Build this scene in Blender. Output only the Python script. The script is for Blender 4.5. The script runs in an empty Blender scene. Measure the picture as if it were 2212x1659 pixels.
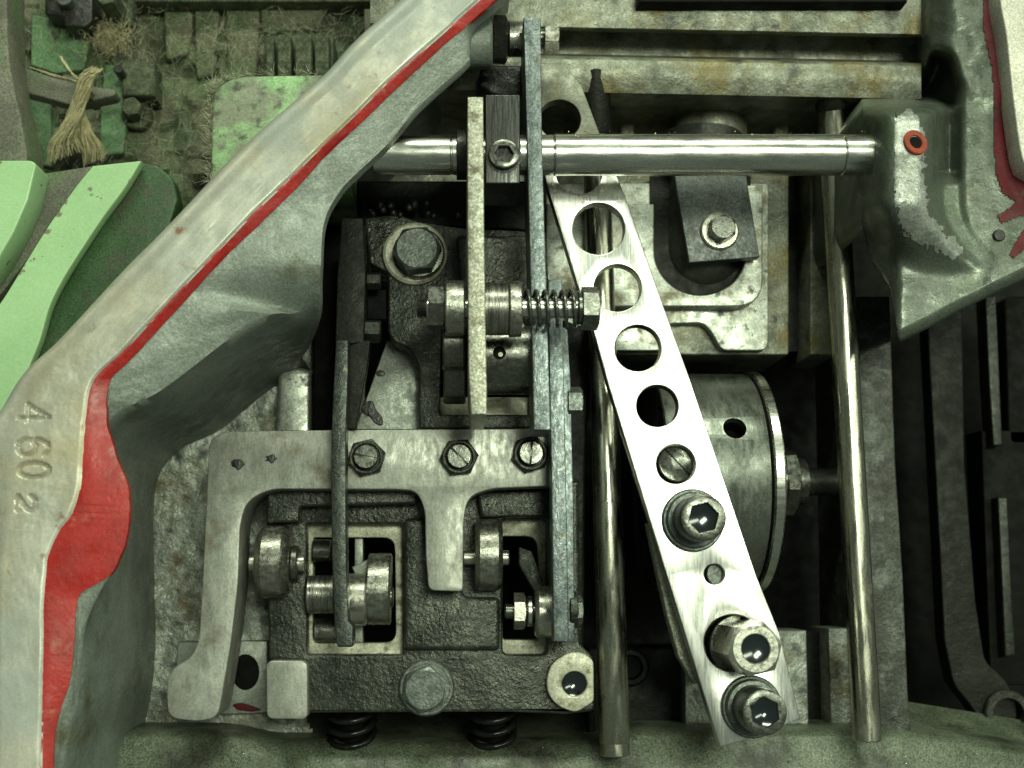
import bpy, bmesh, math, random
from mathutils import Vector, Matrix, noise
random.seed(7)
# ------------------------------------------------------------------ camera, world, lamps, exposure
S = 0.0002                      # metres per working unit (the photo is 2212 units wide)
F = 2480.0; CX, CY = 1106.0, 829.5; DC = 2490.0
sc = bpy.context.scene
COL = sc.collection
zc = Vector((126.0, 420.5, 2480.0)).normalized()
xc = (Vector((1, 0, 0)) - zc * zc.x).normalized()
yc = zc.cross(xc)
R = Matrix((xc, yc, zc))        # camera space -> world space
cam = bpy.data.cameras.new('camera'); co = bpy.data.objects.new('camera', cam); COL.objects.link(co)
cam.sensor_width = 36.0; cam.lens = 36.0 * F / 2212.0
cam.clip_start = 0.01; cam.clip_end = 50
co.matrix_world = Matrix.Translation((0, 0, DC * S)) @ R.to_4x4()
sc.camera = co
cam.dof.use_dof = True; cam.dof.focus_distance = 0.505; cam.dof.aperture_fstop = 9.0
def P(u, v, z):
    """working-unit picture position (u, v) at height z -> world point"""
    d = R @ Vector((u - CX, -(v - CY), -F))
    t = (z - DC) / d.z
    return Vector((d.x * t * S, d.y * t * S, z * S))
def UP(u, v, z0, z):
    """the point at height z straight above (u, v) of height z0"""
    p = P(u, v, z0); return Vector((p.x, p.y, z * S))
def K(r, z): return r * (DC - z) / DC
w = bpy.data.worlds.new('World'); sc.world = w; w.use_nodes = True
bg = w.node_tree.nodes['Background']; bg.inputs[0].default_value = (0.76, 0.95, 0.74, 1); bg.inputs[1].default_value = 0.16
def lamp(name, loc, target, sx, sy, power, col=(0.90, 1.0, 0.77)):
    l = bpy.data.lights.new(name, 'AREA'); l.shape = 'RECTANGLE'; l.size = sx; l.size_y = sy
    l.energy = power; l.color = col
    o = bpy.data.objects.new(name, l); COL.objects.link(o)
    o.location = loc
    o.rotation_euler = (Vector(target) - Vector(loc)).to_track_quat('-Z', 'Y').to_euler()
    return o
lamp('ceiling_tube_lamp', (0.34, 0.30, 1.55), (0.10, 0.10, 0), 0.24, 0.50, 12)
lamp('ceiling_tube_lamp', (0.20, 2.30, 1.60), (0.0, 0.1, 0), 2.0, 0.25, 50)
lamp('ceiling_tube_lamp', (1.60, 0.50, 1.70), (0.1, 0.1, 0), 0.25, 1.6, 15)
vs = sc.view_settings
vs.view_transform = 'Standard'; vs.look = 'None'; vs.exposure = 0.05; vs.gamma = 1.0
sc.render.engine = 'CYCLES'
sc.cycles.max_bounces = 8; sc.cycles.use_denoising = True; sc.cycles.caustics_reflective = False

# ------------------------------------------------------------------ materials
def mat(name, a, b, metal=0.0, rough=0.45, scale=120, lo=0.35, hi=0.65, bump=0.0, bscale=900, stains=(), stretch=None,
        coat=0.0, rvar=0.12, grain=0.25, spec=0.5, bump2=0.0, b2scale=200):
    m = bpy.data.materials.new(name); m.use_nodes = True
    nt = m.node_tree; N = nt.nodes; L = nt.links
    bs = N['Principled BSDF']
    tc = N.new('ShaderNodeTexCoord'); mp = N.new('ShaderNodeMapping'); L.new(tc.outputs['Object'], mp.inputs[0])
    if stretch: mp.inputs['Scale'].default_value = stretch
    def noi(s, det=5, vec=None, off=0.0):
        n = N.new('ShaderNodeTexNoise'); n.inputs['Scale'].default_value = s; n.inputs['Detail'].default_value = det
        n.inputs['Roughness'].default_value = 0.6
        if off:
            q = N.new('ShaderNodeVectorMath'); q.operation = 'ADD'; q.inputs[1].default_value = (off, off * .7, off * 1.3)
            L.new(vec or tc.outputs['Object'], q.inputs[0]); L.new(q.outputs[0], n.inputs['Vector'])
        else:
            L.new(vec or tc.outputs['Object'], n.inputs['Vector'])
        return n.outputs['Fac']
    def rng(x, l, h, t0=0.0, t1=1.0):
        r = N.new('ShaderNodeMapRange'); r.interpolation_type = 'SMOOTHSTEP'
        r.inputs[1].default_value = l; r.inputs[2].default_value = h; r.inputs[3].default_value = t0; r.inputs[4].default_value = t1
        L.new(x, r.inputs[0]); return r.outputs[0]
    def mix(fac, c1, c2, typ='MIX'):
        x = N.new('ShaderNodeMix'); x.data_type = 'RGBA'; x.blend_type = typ
        if hasattr(fac, 'links'): L.new(fac, x.inputs[0])
        else: x.inputs[0].default_value = fac
        for i, c in ((6, c1), (7, c2)):
            if hasattr(c, 'links'): L.new(c, x.inputs[i])
            else: x.inputs[i].default_value = (*c, 1)
        return x.outputs[2]
    f = rng(noi(scale, 6, mp.outputs[0]), lo, hi)
    c = mix(f, a, b)
    msum = None
    for i, (sc_, s_, l_, h_) in enumerate(stains):
        sh = (.04, .04) if h_ - l_ < .05 else (.11, .02)
        g = rng(noi(s_, 7, None, 3.1 + 1.7 * i), l_ - sh[0], h_ - sh[1], 0, .88)
        c = mix(g, c, sc_)
        if msum is None: msum = g
        else:
            mm = N.new('ShaderNodeMath'); mm.operation = 'MAXIMUM'; L.new(msum, mm.inputs[0]); L.new(g, mm.inputs[1]); msum = mm.outputs[0]
    if grain:
        g = rng(noi(1100, 2), 0.3, 0.7, 1 - grain, 1 + grain)
        cc = N.new('ShaderNodeCombineColor')
        for i in range(3): L.new(g, cc.inputs[i])
        c = mix(1.0, c, cc.outputs[0], 'MULTIPLY')
    L.new(c, bs.inputs['Base Color'])
    bs.inputs['Metallic'].default_value = metal
    if msum is not None and metal > 0:
        L.new(rng(msum, 0, 1, metal, metal * .25), bs.inputs['Metallic'])
    L.new(rng(noi(scale * 2.3, 4, mp.outputs[0], 9.0), 0.3, 0.7, max(rough - rvar, .04), min(rough + rvar, 1)), bs.inputs['Roughness'])
    bs.inputs['Specular IOR Level'].default_value = spec
    bs.inputs['Coat Weight'].default_value = coat; bs.inputs['Coat Roughness'].default_value = 0.12
    nrm = None
    for st, s_, dist in ((bump, bscale, 0.0006), (bump2, b2scale, 0.002)):
        if st:
            bp = N.new('ShaderNodeBump'); bp.inputs['Strength'].default_value = st; bp.inputs['Distance'].default_value = dist
            L.new(noi(s_, 4, mp.outputs[0], 5.0), bp.inputs['Height'])
            if nrm is not None: L.new(nrm, bp.inputs['Normal'])
            nrm = bp.outputs[0]
    if nrm is not None: L.new(nrm, bs.inputs['Normal'])
    return m
BROWN = (0.10, 0.070, 0.012); BLACK = (0.006, 0.006, 0.006); OCHRE = (0.16, 0.12, 0.02)
M = dict(
 silver = mat('silver_casting_paint', (.40, .43, .37), (.26, .28, .24), .5, .46, 90, bump=.6, bscale=650, bump2=.35, b2scale=260,
              stains=((BROWN, 55, .60, .72), ((.02, .022, .018), 90, .60, .74))),
 wallsilver = mat('oily_silver_wall_paint', (.28, .29, .23), (.15, .16, .12), .35, .44, 75, bump=.5, bscale=500, bump2=.25, b2scale=120,
              stains=((OCHRE, 40, .56, .72), ((.03, .03, .02), 75, .60, .72))),
 tray = mat('machined_silver', (.52, .54, .48), (.38, .40, .35), .75, .42, 80, bump=.15, bscale=700, stains=((BROWN, 60, .58, .72), ((.03, .03, .025), 150, .66, .72))),
 darkcast = mat('oily_dark_casting', (.032, .035, .028), (.065, .070, .056), .5, .30, 100, bump=.9, bscale=520, rvar=.14, grain=.2, bump2=.3, b2scale=160),
 darkpaint = mat('grey_green_wall_paint', (.25, .28, .245), (.195, .22, .19), .22, .50, 60, bump=.55, bscale=420, bump2=.1, b2scale=120, grain=.22,
              stains=(((.09, .08, .03), 40, .66, .78),)),
 rim = mat('worn_bare_rim_metal', (.66, .64, .55), (.52, .52, .46), .45, .44, 28, lo=.40, hi=.62, bump=.05, bscale=700, grain=.08, stretch=(1, 1, 1),
              stains=(((.36, .30, .17), 16, .50, .74), ((.22, .09, .04), 120, .72, .77), ((.36, .38, .35), 26, .58, .68))),
 whiteface = mat('pale_machined_face', (.66, .63, .54), (.52, .50, .43), .2, .5, 40, bump=.08, stains=(((.35, .10, .07), 60, .68, .75),)),
 red = mat('red_paint', (.40, .016, .012), (.30, .014, .011), 0, .42, 60, bump=.25, bscale=500, stains=(((.42, .16, .11), 110, .68, .80),), grain=.15),
 darkred = mat('dark_red_paint', (.12, .006, .012), (.08, .006, .010), 0, .6, 60, bump=.25, bscale=500, stains=(((.10, .11, .09), 80, .70, .78),), grain=.2, spec=.3),
 steel = mat('ground_steel', (.60, .60, .55), (.50, .50, .46), 1, .27, 200, stretch=(.15, 1, 1), bump=.05, bscale=900, grain=.10, rvar=.06,
              stains=(((.08, .075, .05), 300, .74, .79),)),
 rod = mat('oily_steel_rod', (.46, .45, .37), (.36, .35, .28), 1, .27, 150, stretch=(1, .15, 1), bump=.08, bscale=800, grain=.15, stains=(((.07, .05, .02), 110, .68, .78),)),
 roller = mat('worn_roller_steel', (.42, .42, .37), (.24, .24, .20), .95, .33, 180, bump=.25, bscale=600, grain=.2, stains=(((.05, .045, .03), 160, .64, .76),)),
 ribbed = mat('turned_bushing_steel', (.33, .33, .29), (.14, .14, .12), .95, .34, 900, stretch=(1, .05, .05), bump=.4, bscale=900, grain=.2),
 alu = mat('bare_aluminium', (.70, .70, .67), (.56, .56, .53), 1.0, .31, 500, lo=.3, hi=.7, stretch=(1, .08, 1), bump=.08, bscale=1100, grain=.05, rvar=.05,
              stains=(((.25, .26, .22), 420, .775, .80), ((.40, .41, .35), 50, .60, .80))),
 fork = mat('brushed_grey_steel', (.35, .355, .31), (.27, .275, .24), .5, .42, 160, stretch=(1, .4, 1), bump=.12, bscale=900, grain=.14, stains=(((.11, .09, .035), 60, .64, .78),)),
 lever = mat('blued_lever_steel', (.22, .25, .25), (.10, .12, .12), .75, .40, 260, stretch=(1, .45, 1), lo=.3, hi=.7, bump=.5, bscale=600, grain=.3, stains=(((.12, .09, .03), 130, .68, .76),)),
 leverpale = mat('pale_lever_steel', (.42, .42, .34), (.28, .28, .22), .6, .45, 420, bump=.4, bscale=800, grain=.4, stains=(((.10, .07, .02), 130, .62, .74),)),
 darksteel = mat('dark_lever_steel', (.040, .044, .036), (.024, .027, .022), .6, .40, 140, bump=.4, bscale=700, grain=.35, stains=(((.10, .08, .03), 210, .70, .76),)),
 blackblock = mat('black_oxide_block', (.035, .036, .033), (.075, .078, .072), .7, .36, 500, stretch=(1, .06, 1), bump=.35, bscale=700, grain=.2),
 bolt = mat('grey_zinc_bolt', (.15, .165, .15), (.09, .10, .09), .7, .42, 300, bump=.25, bscale=800, grain=.25),
 darkbolt = mat('oiled_bolt_steel', (.12, .125, .11), (.16, .165, .14), .85, .30, 160, bump=.12, bscale=700, grain=.25),
 brightbolt = mat('bright_bolt_steel', (.52, .51, .44), (.40, .40, .34), .9, .32, 160, bump=.10, bscale=700, grain=.15),
 liner = mat('pale_window_liner', (.58, .57, .44), (.44, .43, .33), .2, .45, 100, bump=.1, stains=(((.12, .10, .03), 160, .60, .70),)),
 gusset = mat('pale_steel_plate', (.36, .38, .33), (.27, .29, .25), .5, .42, 100, bump=.2, bscale=900, grain=.2, stains=((BROWN, 120, .72, .77),)),
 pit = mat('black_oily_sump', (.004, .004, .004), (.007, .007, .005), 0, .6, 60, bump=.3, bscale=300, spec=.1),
 shadowcast = mat('grimy_shaded_casting', (.014, .0155, .0115), (.008, .009, .0065), .1, .5, 70, bump=.6, bscale=400, grain=.4, spec=.2),  # grime and deep shade painted together as one dark colour
 oil = mat('dark_oil', (.010, .016, .020), (.006, .009, .012), 0, .14, 60, rvar=.02, grain=0, coat=1.0),
 grime = mat('black_grease', (.008, .008, .006), (.02, .02, .014), 0, .42, 200, bump=1, bscale=350),
 ltgreen = mat('light_green_paint', (.40, .62, .33), (.33, .53, .27), 0, .42, 14, lo=.3, hi=.7, bump=.2, bscale=300, grain=.06,
              stains=(((.19, .14, .12), 34, .665, .68), ((.14, .13, .08), 160, .715, .73))),
 dirtgreen = mat('dusty_light_green_paint', (.34, .56, .27), (.28, .46, .22), 0, .55, 40, bump=.25, bscale=500, grain=.2,
              stains=(((.22, .22, .17), 42, .50, .60), ((.07, .075, .05), 140, .62, .70))),
 dkgreen = mat('dark_green_paint', (.022, .062, .018), (.034, .078, .027), 0, .55, 40, bump=.25, bscale=420, grain=.4, stains=(((.055, .05, .035), 60, .60, .74),)),
 mossgreen = mat('lint_covered_green_base', (.075, .125, .052), (.062, .080, .040), 0, .85, 45, bump=.7, bscale=320, grain=.5,
              stains=(((.13, .125, .08), 50, .48, .66), ((.022, .022, .016), 34, .58, .68))),
 lintgrey = mat('linty_dark_machine_part', (.034, .042, .024), (.090, .105, .058), 0, .85, 170, bump=.8, bscale=320, grain=.45),
 greybar = mat('dusty_grey_bar', (.17, .165, .125), (.11, .11, .085), .1, .7, 60, bump=.4, bscale=400, grain=.35, stains=(((.10, .15, .07), 40, .58, .68),)),
 housing = mat('grey_green_housing_paint', (.125, .142, .115), (.105, .12, .096), .45, .38, 50, bump=.3, bscale=420, grain=.22,
              stains=(((.085, .085, .045), 30, .66, .82), ((.075, .14, .06), 16, .62, .78))),
 ledge = mat('green_grey_ledge_paint', (.12, .14, .096), (.078, .094, .062), .15, .42, 60, bump=.6, bscale=420, grain=.45,
              stains=(((.02, .02, .014), 34, .58, .70), ((.10, .085, .03), 160, .70, .76))),
 column = mat('mottled_column_paint', (.075, .082, .066), (.03, .034, .027), .3, .5, 70, bump=.6, bscale=500, grain=.4, stains=(((.03, .03, .022), 60, .56, .68), ((.13, .14, .12), 90, .64, .72))),
 panelgreen = mat('clean_mid_green_paint', (.13, .24, .11), (.09, .17, .08), 0, .55, 40, bump=.25, bscale=420, grain=.35, stains=(((.11, .105, .07), 60, .58, .72),)),
 highlightsilver = mat('painted_highlight_silver', (.52, .53, .49), (.34, .36, .32), .6, .40, 120, bump=.5, bscale=420, bump2=.2, b2scale=150, grain=.25, stains=(((.11, .125, .10), 70, .58, .70),)),
 blackwire = mat('black_spring_wire', (.012, .013, .012), (.022, .023, .02), .6, .3, 120, grain=.1),
 rope = mat('raw_fibre', (.50, .45, .27), (.33, .30, .17), 0, .85, 200, grain=.2),
 lint = mat('pale_lint', (.50, .50, .38), (.38, .38, .28), 0, .9, 200, grain=0),
 brass = mat('brass_dust', (.75, .60, .22), (.55, .42, .14), 1, .3, 200, grain=0),
)
# ------------------------------------------------------------------ builders
def finish(me, smooth=35):
    me.polygons.foreach_set('use_smooth', [True] * len(me.polygons))
    try: me.set_sharp_from_angle(angle=math.radians(smooth))
    except Exception: pass
    me.update(); return me
def mesh(vf, smooth=24, mi=None):
    me = bpy.data.meshes.new('m'); me.from_pydata([tuple(v) for v in vf[0]], [], vf[1])
    bm = bmesh.new(); bm.from_mesh(me)
    bmesh.ops.remove_doubles(bm, verts=bm.verts, dist=1e-7)
    bmesh.ops.recalc_face_normals(bm, faces=bm.faces); bm.to_mesh(me); bm.free()
    return finish(me, smooth)
def join(*vfs):
    V, Fc = [], []
    for v, f in vfs:
        o = len(V); V += list(v); Fc += [tuple(i + o for i in q) for q in f]
    return V, Fc
def obj(name, me, m, parent=None, label=None, cat=None, group=None, kind=None):
    if isinstance(me, tuple): me = mesh(me)
    me.name = name
    n = len(me.vertices); buf = [0.0] * (3 * n); me.vertices.foreach_get('co', buf)
    mn = [min(buf[i::3]) for i in range(3)]; mx = [max(buf[i::3]) for i in range(3)]
    c = Vector(((mn[0] + mx[0]) / 2, (mn[1] + mx[1]) / 2, mn[2]))
    me.transform(Matrix.Translation(-c))
    o = bpy.data.objects.new(name, me); COL.objects.link(o)
    o.location = c
    if m is not None: me.materials.append(M[m] if isinstance(m, str) else m)
    if parent is not None:
        o.parent = parent
        wl = Vector(parent.location); p = parent.parent
        while p is not None:
            wl = wl + Vector(p.location); p = p.parent
        o.location = c - wl
    tag(o, label, cat, group, kind)
    return o
def tag(o, label=None, cat=None, group=None, kind=None):
    for k, v in (('label', label), ('category', cat), ('group', group), ('kind', kind)):
        if v: o[k] = v
def thing(name, at, label, cat, group=None):
    o = bpy.data.objects.new(name, None); COL.objects.link(o); o.location = at; o.empty_display_size = .01
    tag(o, label, cat, group); return o
def fillet(poly, r=0, n=5):
    """round the corners of a traced outline; a point may carry its own radius as third item"""
    out = []; m_ = len(poly)
    for i in range(m_):
        p = Vector(poly[i][:2]); rr = poly[i][2] if len(poly[i]) > 2 else r
        a = Vector(poly[i - 1][:2]); b = Vector(poly[(i + 1) % m_][:2])
        if rr <= 0: out.append(p); continue
        da, db = (a - p), (b - p); la, lb = da.length, db.length
        t = min(rr, la * .48, lb * .48)
        p0, p1 = p + da / la * t, p + db / lb * t
        for k in range(n + 1):
            s = k / n; out.append(p0 * (1 - s) ** 2 + p * 2 * s * (1 - s) + p1 * s ** 2)
    return [(q.x, q.y) for q in out]
def circ(u, v, r, n=40, sq=1.0): return [(u + r * math.cos(2 * math.pi * k / n), v + r * sq * math.sin(2 * math.pi * k / n)) for k in range(n)]
def plate(poly, z, th, bev=2.0, holes=(), wob=0.0):
    """flat plate with its top at height z, th thick, traced outline + holes, rounded edges"""
    cu = bpy.data.curves.new('c', 'CURVE'); cu.dimensions = '2D'; cu.fill_mode = 'BOTH'
    cu.extrude = max(th * S / 2 - bev * S, 1e-5); cu.bevel_depth = bev * S; cu.bevel_resolution = 2; cu.offset = -bev * S
    for loop in [poly] + list(holes):
        sp = cu.splines.new('POLY'); sp.points.add(len(loop) - 1); sp.use_cyclic_u = True
        for i, q in enumerate(loop):
            p = P(q[0] + random.uniform(-wob, wob), q[1] + random.uniform(-wob, wob), z); sp.points[i].co = (p.x, p.y, 0, 1)
    o = bpy.data.objects.new('c', cu); me = bpy.data.meshes.new_from_object(o)
    bpy.data.objects.remove(o); bpy.data.curves.remove(cu)
    me.transform(Matrix.Translation((0, 0, z * S - th * S / 2)))
    bm = bmesh.new(); bm.from_mesh(me); bmesh.ops.remove_doubles(bm, verts=bm.verts, dist=1e-7); bm.to_mesh(me); bm.free()
    return finish(me, 40)
def frame_of(d):
    d = d.normalized(); a = Vector((0, 0, 1)) if abs(d.z) < .9 else Vector((1, 0, 0))
    x = d.cross(a).normalized(); return x, d.cross(x).normalized(), d
def lathe(p0, d, prof, n=48, caps=True):
    """surface of revolution; prof = [(distance along axis, radius)] in working units"""
    x, y, d = frame_of(d); V, Fc = [], []
    for (t, r) in prof:
        for k in range(n):
            a = 2 * math.pi * k / n
            V.append(p0 + d * (t * S) + (x * math.cos(a) + y * math.sin(a)) * (r * S))
    for i in range(len(prof) - 1):
        for k in range(n):
            k2 = (k + 1) % n
            Fc.append((i * n + k, i * n + k2, (i + 1) * n + k2, (i + 1) * n + k))
    if caps: Fc.append(tuple(range(n)))
    Fc.append(tuple((len(prof) - 1) * n + k for k in range(n)))
    return V, Fc
def cyl(t0, t1, r, c=2.5): return [(t0, r - c), (t0 + c * .4, r - c * .4), (t0 + c, r), (t1 - c, r), (t1 - c * .4, r - c * .4), (t1, r - c)]
Z = Vector((0, 0, 1)); X = Vector((1, 0, 0)); Y = Vector((0, 1, 0))
def xaxis(u0, u1, v, z, prof_r, n=48, extra=None):
    """roller / pin lying along the picture's x axis from u0 to u1"""
    p0, p1 = P(u0, v, z), P(u1, v, z); d = p1 - p0; Lg = d.length / S
    return lathe(p0, d, extra(Lg) if extra else cyl(0, Lg, prof_r), n)
def hexa(p0, d, af, h, rot=0.0, ch=.94, hole=0.0, depth=0.0, n=48):
    """hexagon prism with the rounded chamfer of a bolt head; optional round hole in its end"""
    x, y, d = frame_of(d); V, Fc = [], []; r0 = af / 2; rc = r0 * ch
    def rh(a):
        a = (a + math.pi / 6) % (math.pi / 3) - math.pi / 6
        return r0 / math.cos(a)
    rings = []
    def ring(f):
        b = len(V)
        for k in range(n):
            a = 2 * math.pi * k / n; t, r = f(a)
            V.append(p0 + d * (t * S) + (x * math.cos(a + rot) + y * math.sin(a + rot)) * (r * S))
        rings.append(b)
    ring(lambda a: (0, rh(a))); ring(lambda a: (h - (rh(a) - rc) * .55, rh(a))); ring(lambda a: (h, rc))
    if hole:
        ring(lambda a: (h, hole)); ring(lambda a: (h - 2, hole - 2)); ring(lambda a: (h - depth, hole - 2))
    for i in range(len(rings) - 1):
        for k in range(n):
            k2 = (k + 1) % n; Fc.append((rings[i] + k, rings[i] + k2, rings[i + 1] + k2, rings[i + 1] + k))
    Fc.append(tuple(range(n))); Fc.append(tuple(rings[-1] + k for k in range(n)))
    return V, Fc
def sockethead(p0, d, r, h, af, depth, n=48, rot=0.0):
    """cap screw head with a hexagon socket"""
    x, y, d = frame_of(d); V, Fc = [], []
    def rh(a):
        a = (a + math.pi / 6) % (math.pi / 3) - math.pi / 6
        return af / 2 / math.cos(a)
    fs = [lambda a: (0, r), lambda a: (h - 5, r), lambda a: (h - 1.5, r - 1.5), lambda a: (h, r - 5), lambda a: (h, rh(a) + 1.5), lambda a: (h - 2, rh(a)), lambda a: (h - depth, rh(a))]
    for f in fs:
        for k in range(n):
            a = 2 * math.pi * k / n; t, q = f(a)
            V.append(p0 + d * (t * S) + (x * math.cos(a + rot) + y * math.sin(a + rot)) * (q * S))
    for i in range(len(fs) - 1):
        for k in range(n):
            k2 = (k + 1) % n; Fc.append((i * n + k, i * n + k2, (i + 1) * n + k2, (i + 1) * n + k))
    Fc.append(tuple(range(n))); Fc.append(tuple((len(fs) - 1) * n + k for k in range(n)))
    return V, Fc
def dome(p0, d, r, h, n=32):
    return lathe(p0, d, [(h * math.sin(a) , max(r * math.cos(a), .3)) for a in [i * math.pi / 2 / 8 for i in range(9)]], n)
def bowl(p0, r, h, n=32): return lathe(p0, Z, [(-h * (1 - q * q), max(r * q, .3)) for q in [1 - i / 10 for i in range(11)]], n, caps=False)
def cut(me, cutter):
    a = bpy.data.objects.new('a', me); b = bpy.data.objects.new('b', cutter); COL.objects.link(a); COL.objects.link(b)
    md = a.modifiers.new('x', 'BOOLEAN'); md.operation = 'DIFFERENCE'; md.solver = 'EXACT'; md.object = b
    out = bpy.data.meshes.new_from_object(a.evaluated_get(bpy.context.evaluated_depsgraph_get()))
    bpy.data.objects.remove(a); bpy.data.objects.remove(b)
    return finish(out, 35)
def box(u0, v0, u1, v1, z, th, bev=2.0): return plate([(u0, v0), (u1, v0), (u1, v1), (u0, v1)], z, th, bev)
def tube(pts, r, n=8):
    V, Fc = [], []; m_ = len(pts)
    for i, p in enumerate(pts):
        d = pts[min(i + 1, m_ - 1)] - pts[max(i - 1, 0)]
        x, y, d = frame_of(d)
        rr = r[i] if isinstance(r, (list, tuple)) else r
        for k in range(n):
            a = 2 * math.pi * k / n; V.append(p + (x * math.cos(a) + y * math.sin(a)) * (rr * S))
    for i in range(m_ - 1):
        for k in range(n):
            k2 = (k + 1) % n; Fc.append((i * n + k, i * n + k2, (i + 1) * n + k2, (i + 1) * n + k))
    Fc.append(tuple(range(n))); Fc.append(tuple((m_ - 1) * n + k for k in range(n)))
    return V, Fc
def helix(p0, d, r, wire, turns, length, seg=24, n=7):
    x, y, d = frame_of(d); pts = []
    T = int(turns * seg)
    for i in range(T + 1):
        a = 2 * math.pi * i / seg
        pts.append(p0 + d * (length * S * i / T) + (x * math.cos(a) + y * math.sin(a)) * (r * S))
    return tube(pts, wire, n)
def loft(rows):
    n = len(rows[0]); V = [p for r in rows for p in r]; Fc = []
    for i in range(len(rows) - 1):
        for k in range(n - 1):
            Fc.append((i * n + k, i * n + k + 1, (i + 1) * n + k + 1, (i + 1) * n + k))
    return V, Fc
def cr(pts, k=6):
    """smooth curve through tuples"""
    out = []; n = len(pts)
    for i in range(n - 1):
        p = [pts[max(i - 1, 0)], pts[i], pts[i + 1], pts[min(i + 2, n - 1)]]
        for j in range(k):
            t = j / k
            out.append(tuple(.5 * (2 * b + (c - a) * t + (2 * a - 5 * b + 4 * c - d) * t * t + (3 * b - a - 3 * c + d) * t ** 3) for a, b, c, d in zip(*p)))
    out.append(tuple(pts[-1])); return out
def inside(poly, x, y):
    c = False; n = len(poly)
    for i in range(n):
        x1, y1 = poly[i][:2]; x2, y2 = poly[i - 1][:2]
        if (y1 > y) != (y2 > y) and x < (x2 - x1) * (y - y1) / (y2 - y1) + x1: c = not c
    return c
def seg_d(u, v, a, b):
    ab = (b[0] - a[0], b[1] - a[1]); L2 = ab[0] ** 2 + ab[1] ** 2 or 1e-9
    t = max(0, min(1, ((u - a[0]) * ab[0] + (v - a[1]) * ab[1]) / L2))
    return math.hypot(u - a[0] - ab[0] * t, v - a[1] - ab[1] * t), t
def sm(x, a, b):
    t = max(0, min(1, (x - a) / (b - a))); return t * t * (3 - 2 * t)
def fbm(u, v, s, o=4): return noise.fractal(Vector((u / s, v / s, s * .01)), 1.0, 2.0, o)
def field(u0, v0, u1, v1, step, zf, poly=None, jit=0.0):
    """uneven cast surface: grid with heights zf(u, v), optionally kept only inside an outline"""
    nu, nv = int((u1 - u0) / step) + 1, int((v1 - v0) / step) + 1
    V = []; idx = {}
    Fc = []
    g = [[(u0 + (u1 - u0) * i / nu, v0 + (v1 - v0) * j / nv) for i in range(nu + 1)] for j in range(nv + 1)]
    for j in range(nv + 1):
        for i in range(nu + 1):
            u, v = g[j][i]; V.append(P(u, v, zf(u, v)))
    for j in range(nv):
        for i in range(nu):
            if poly:
                pu, pv = (g[j][i][0] + g[j + 1][i + 1][0]) / 2, (g[j][i][1] + g[j + 1][i + 1][1]) / 2
                if not inside(poly, pu + jit * fbm(pu, pv, 16), pv + jit * fbm(pu + 77, pv, 16)): continue
            b = j * (nu + 1) + i; Fc.append((b, b + 1, b + nu + 2, b + nu + 1))
    used = sorted({i for f in Fc for i in f}); mp = {o: n for n, o in enumerate(used)}
    return [V[i] for i in used], [tuple(mp[i] for i in f) for f in Fc]

# ================================================================== the setting
def st(name, me, m): return obj(name, me, m, kind='structure')
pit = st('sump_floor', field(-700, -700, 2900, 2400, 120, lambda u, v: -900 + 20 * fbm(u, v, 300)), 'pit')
FL = -400
def zfloor(u, v):
    return FL + 7 * fbm(u, v, 150) + 2.5 * fbm(u + 300, v, 40) + 1.6 * fbm(u, v + 90, 15)
floor_poly = [(180, 690), (735, 400), (790, 400), (790, 930), (640, 930), (640, 1500), (700, 1640), (200, 1640), (180, 900)]
st('casting_floor', field(170, 400, 800, 1640, 6, zfloor, floor_poly), 'silver')
# sloping back wall with its long groove
prof = [(-160, -40), (58, -70), (64, -80), (68, -180), (116, -190), (122, -88), (130, -76), (165, -86), (198, -102), (218, -170), (242, -262), (268, -338), (300, -390), (420, -410), (470, -700)]
rows = []
for (v, z) in prof:
    row = []
    for i in range(91):
        u = 800 + (1990 - 800) * i / 90
        row.append(P(u, v + (u - 1210) * .02, z + 3 * fbm(u, v, 60) + 2 * fbm(u, v + 70, 22)))
    rows.append(row)
st('back_wall', mesh(loft(rows), 60), 'wallsilver')
# ------------------------------------------------------------------ lower ledge
led = []
for (v, z) in [(1540, -520), (1580, -420), (1594, -300), (1604, -256), (1618, -236), (1660, -215), (1720, -190), (1900, -150)]:
    row = []
    for i in range(101):
        u = 40 + (2500 - 40) * i / 100
        dv = 0
        if v < 1640: dv = -22 * (1 - sm(u, 480, 620)) - 26 * sm(u, 1270, 1380)
        if u > 1950: dv = dv + (u - 1950) * .16 if v < 1700 else 0
        
        row.append(P(u, v + dv, z + 1.6 * fbm(u, v, 120) + .8 * fbm(u, v, 25)))
    led.append(row)
st('casting_ledge', mesh(loft(led), 60), 'ledge')

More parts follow.
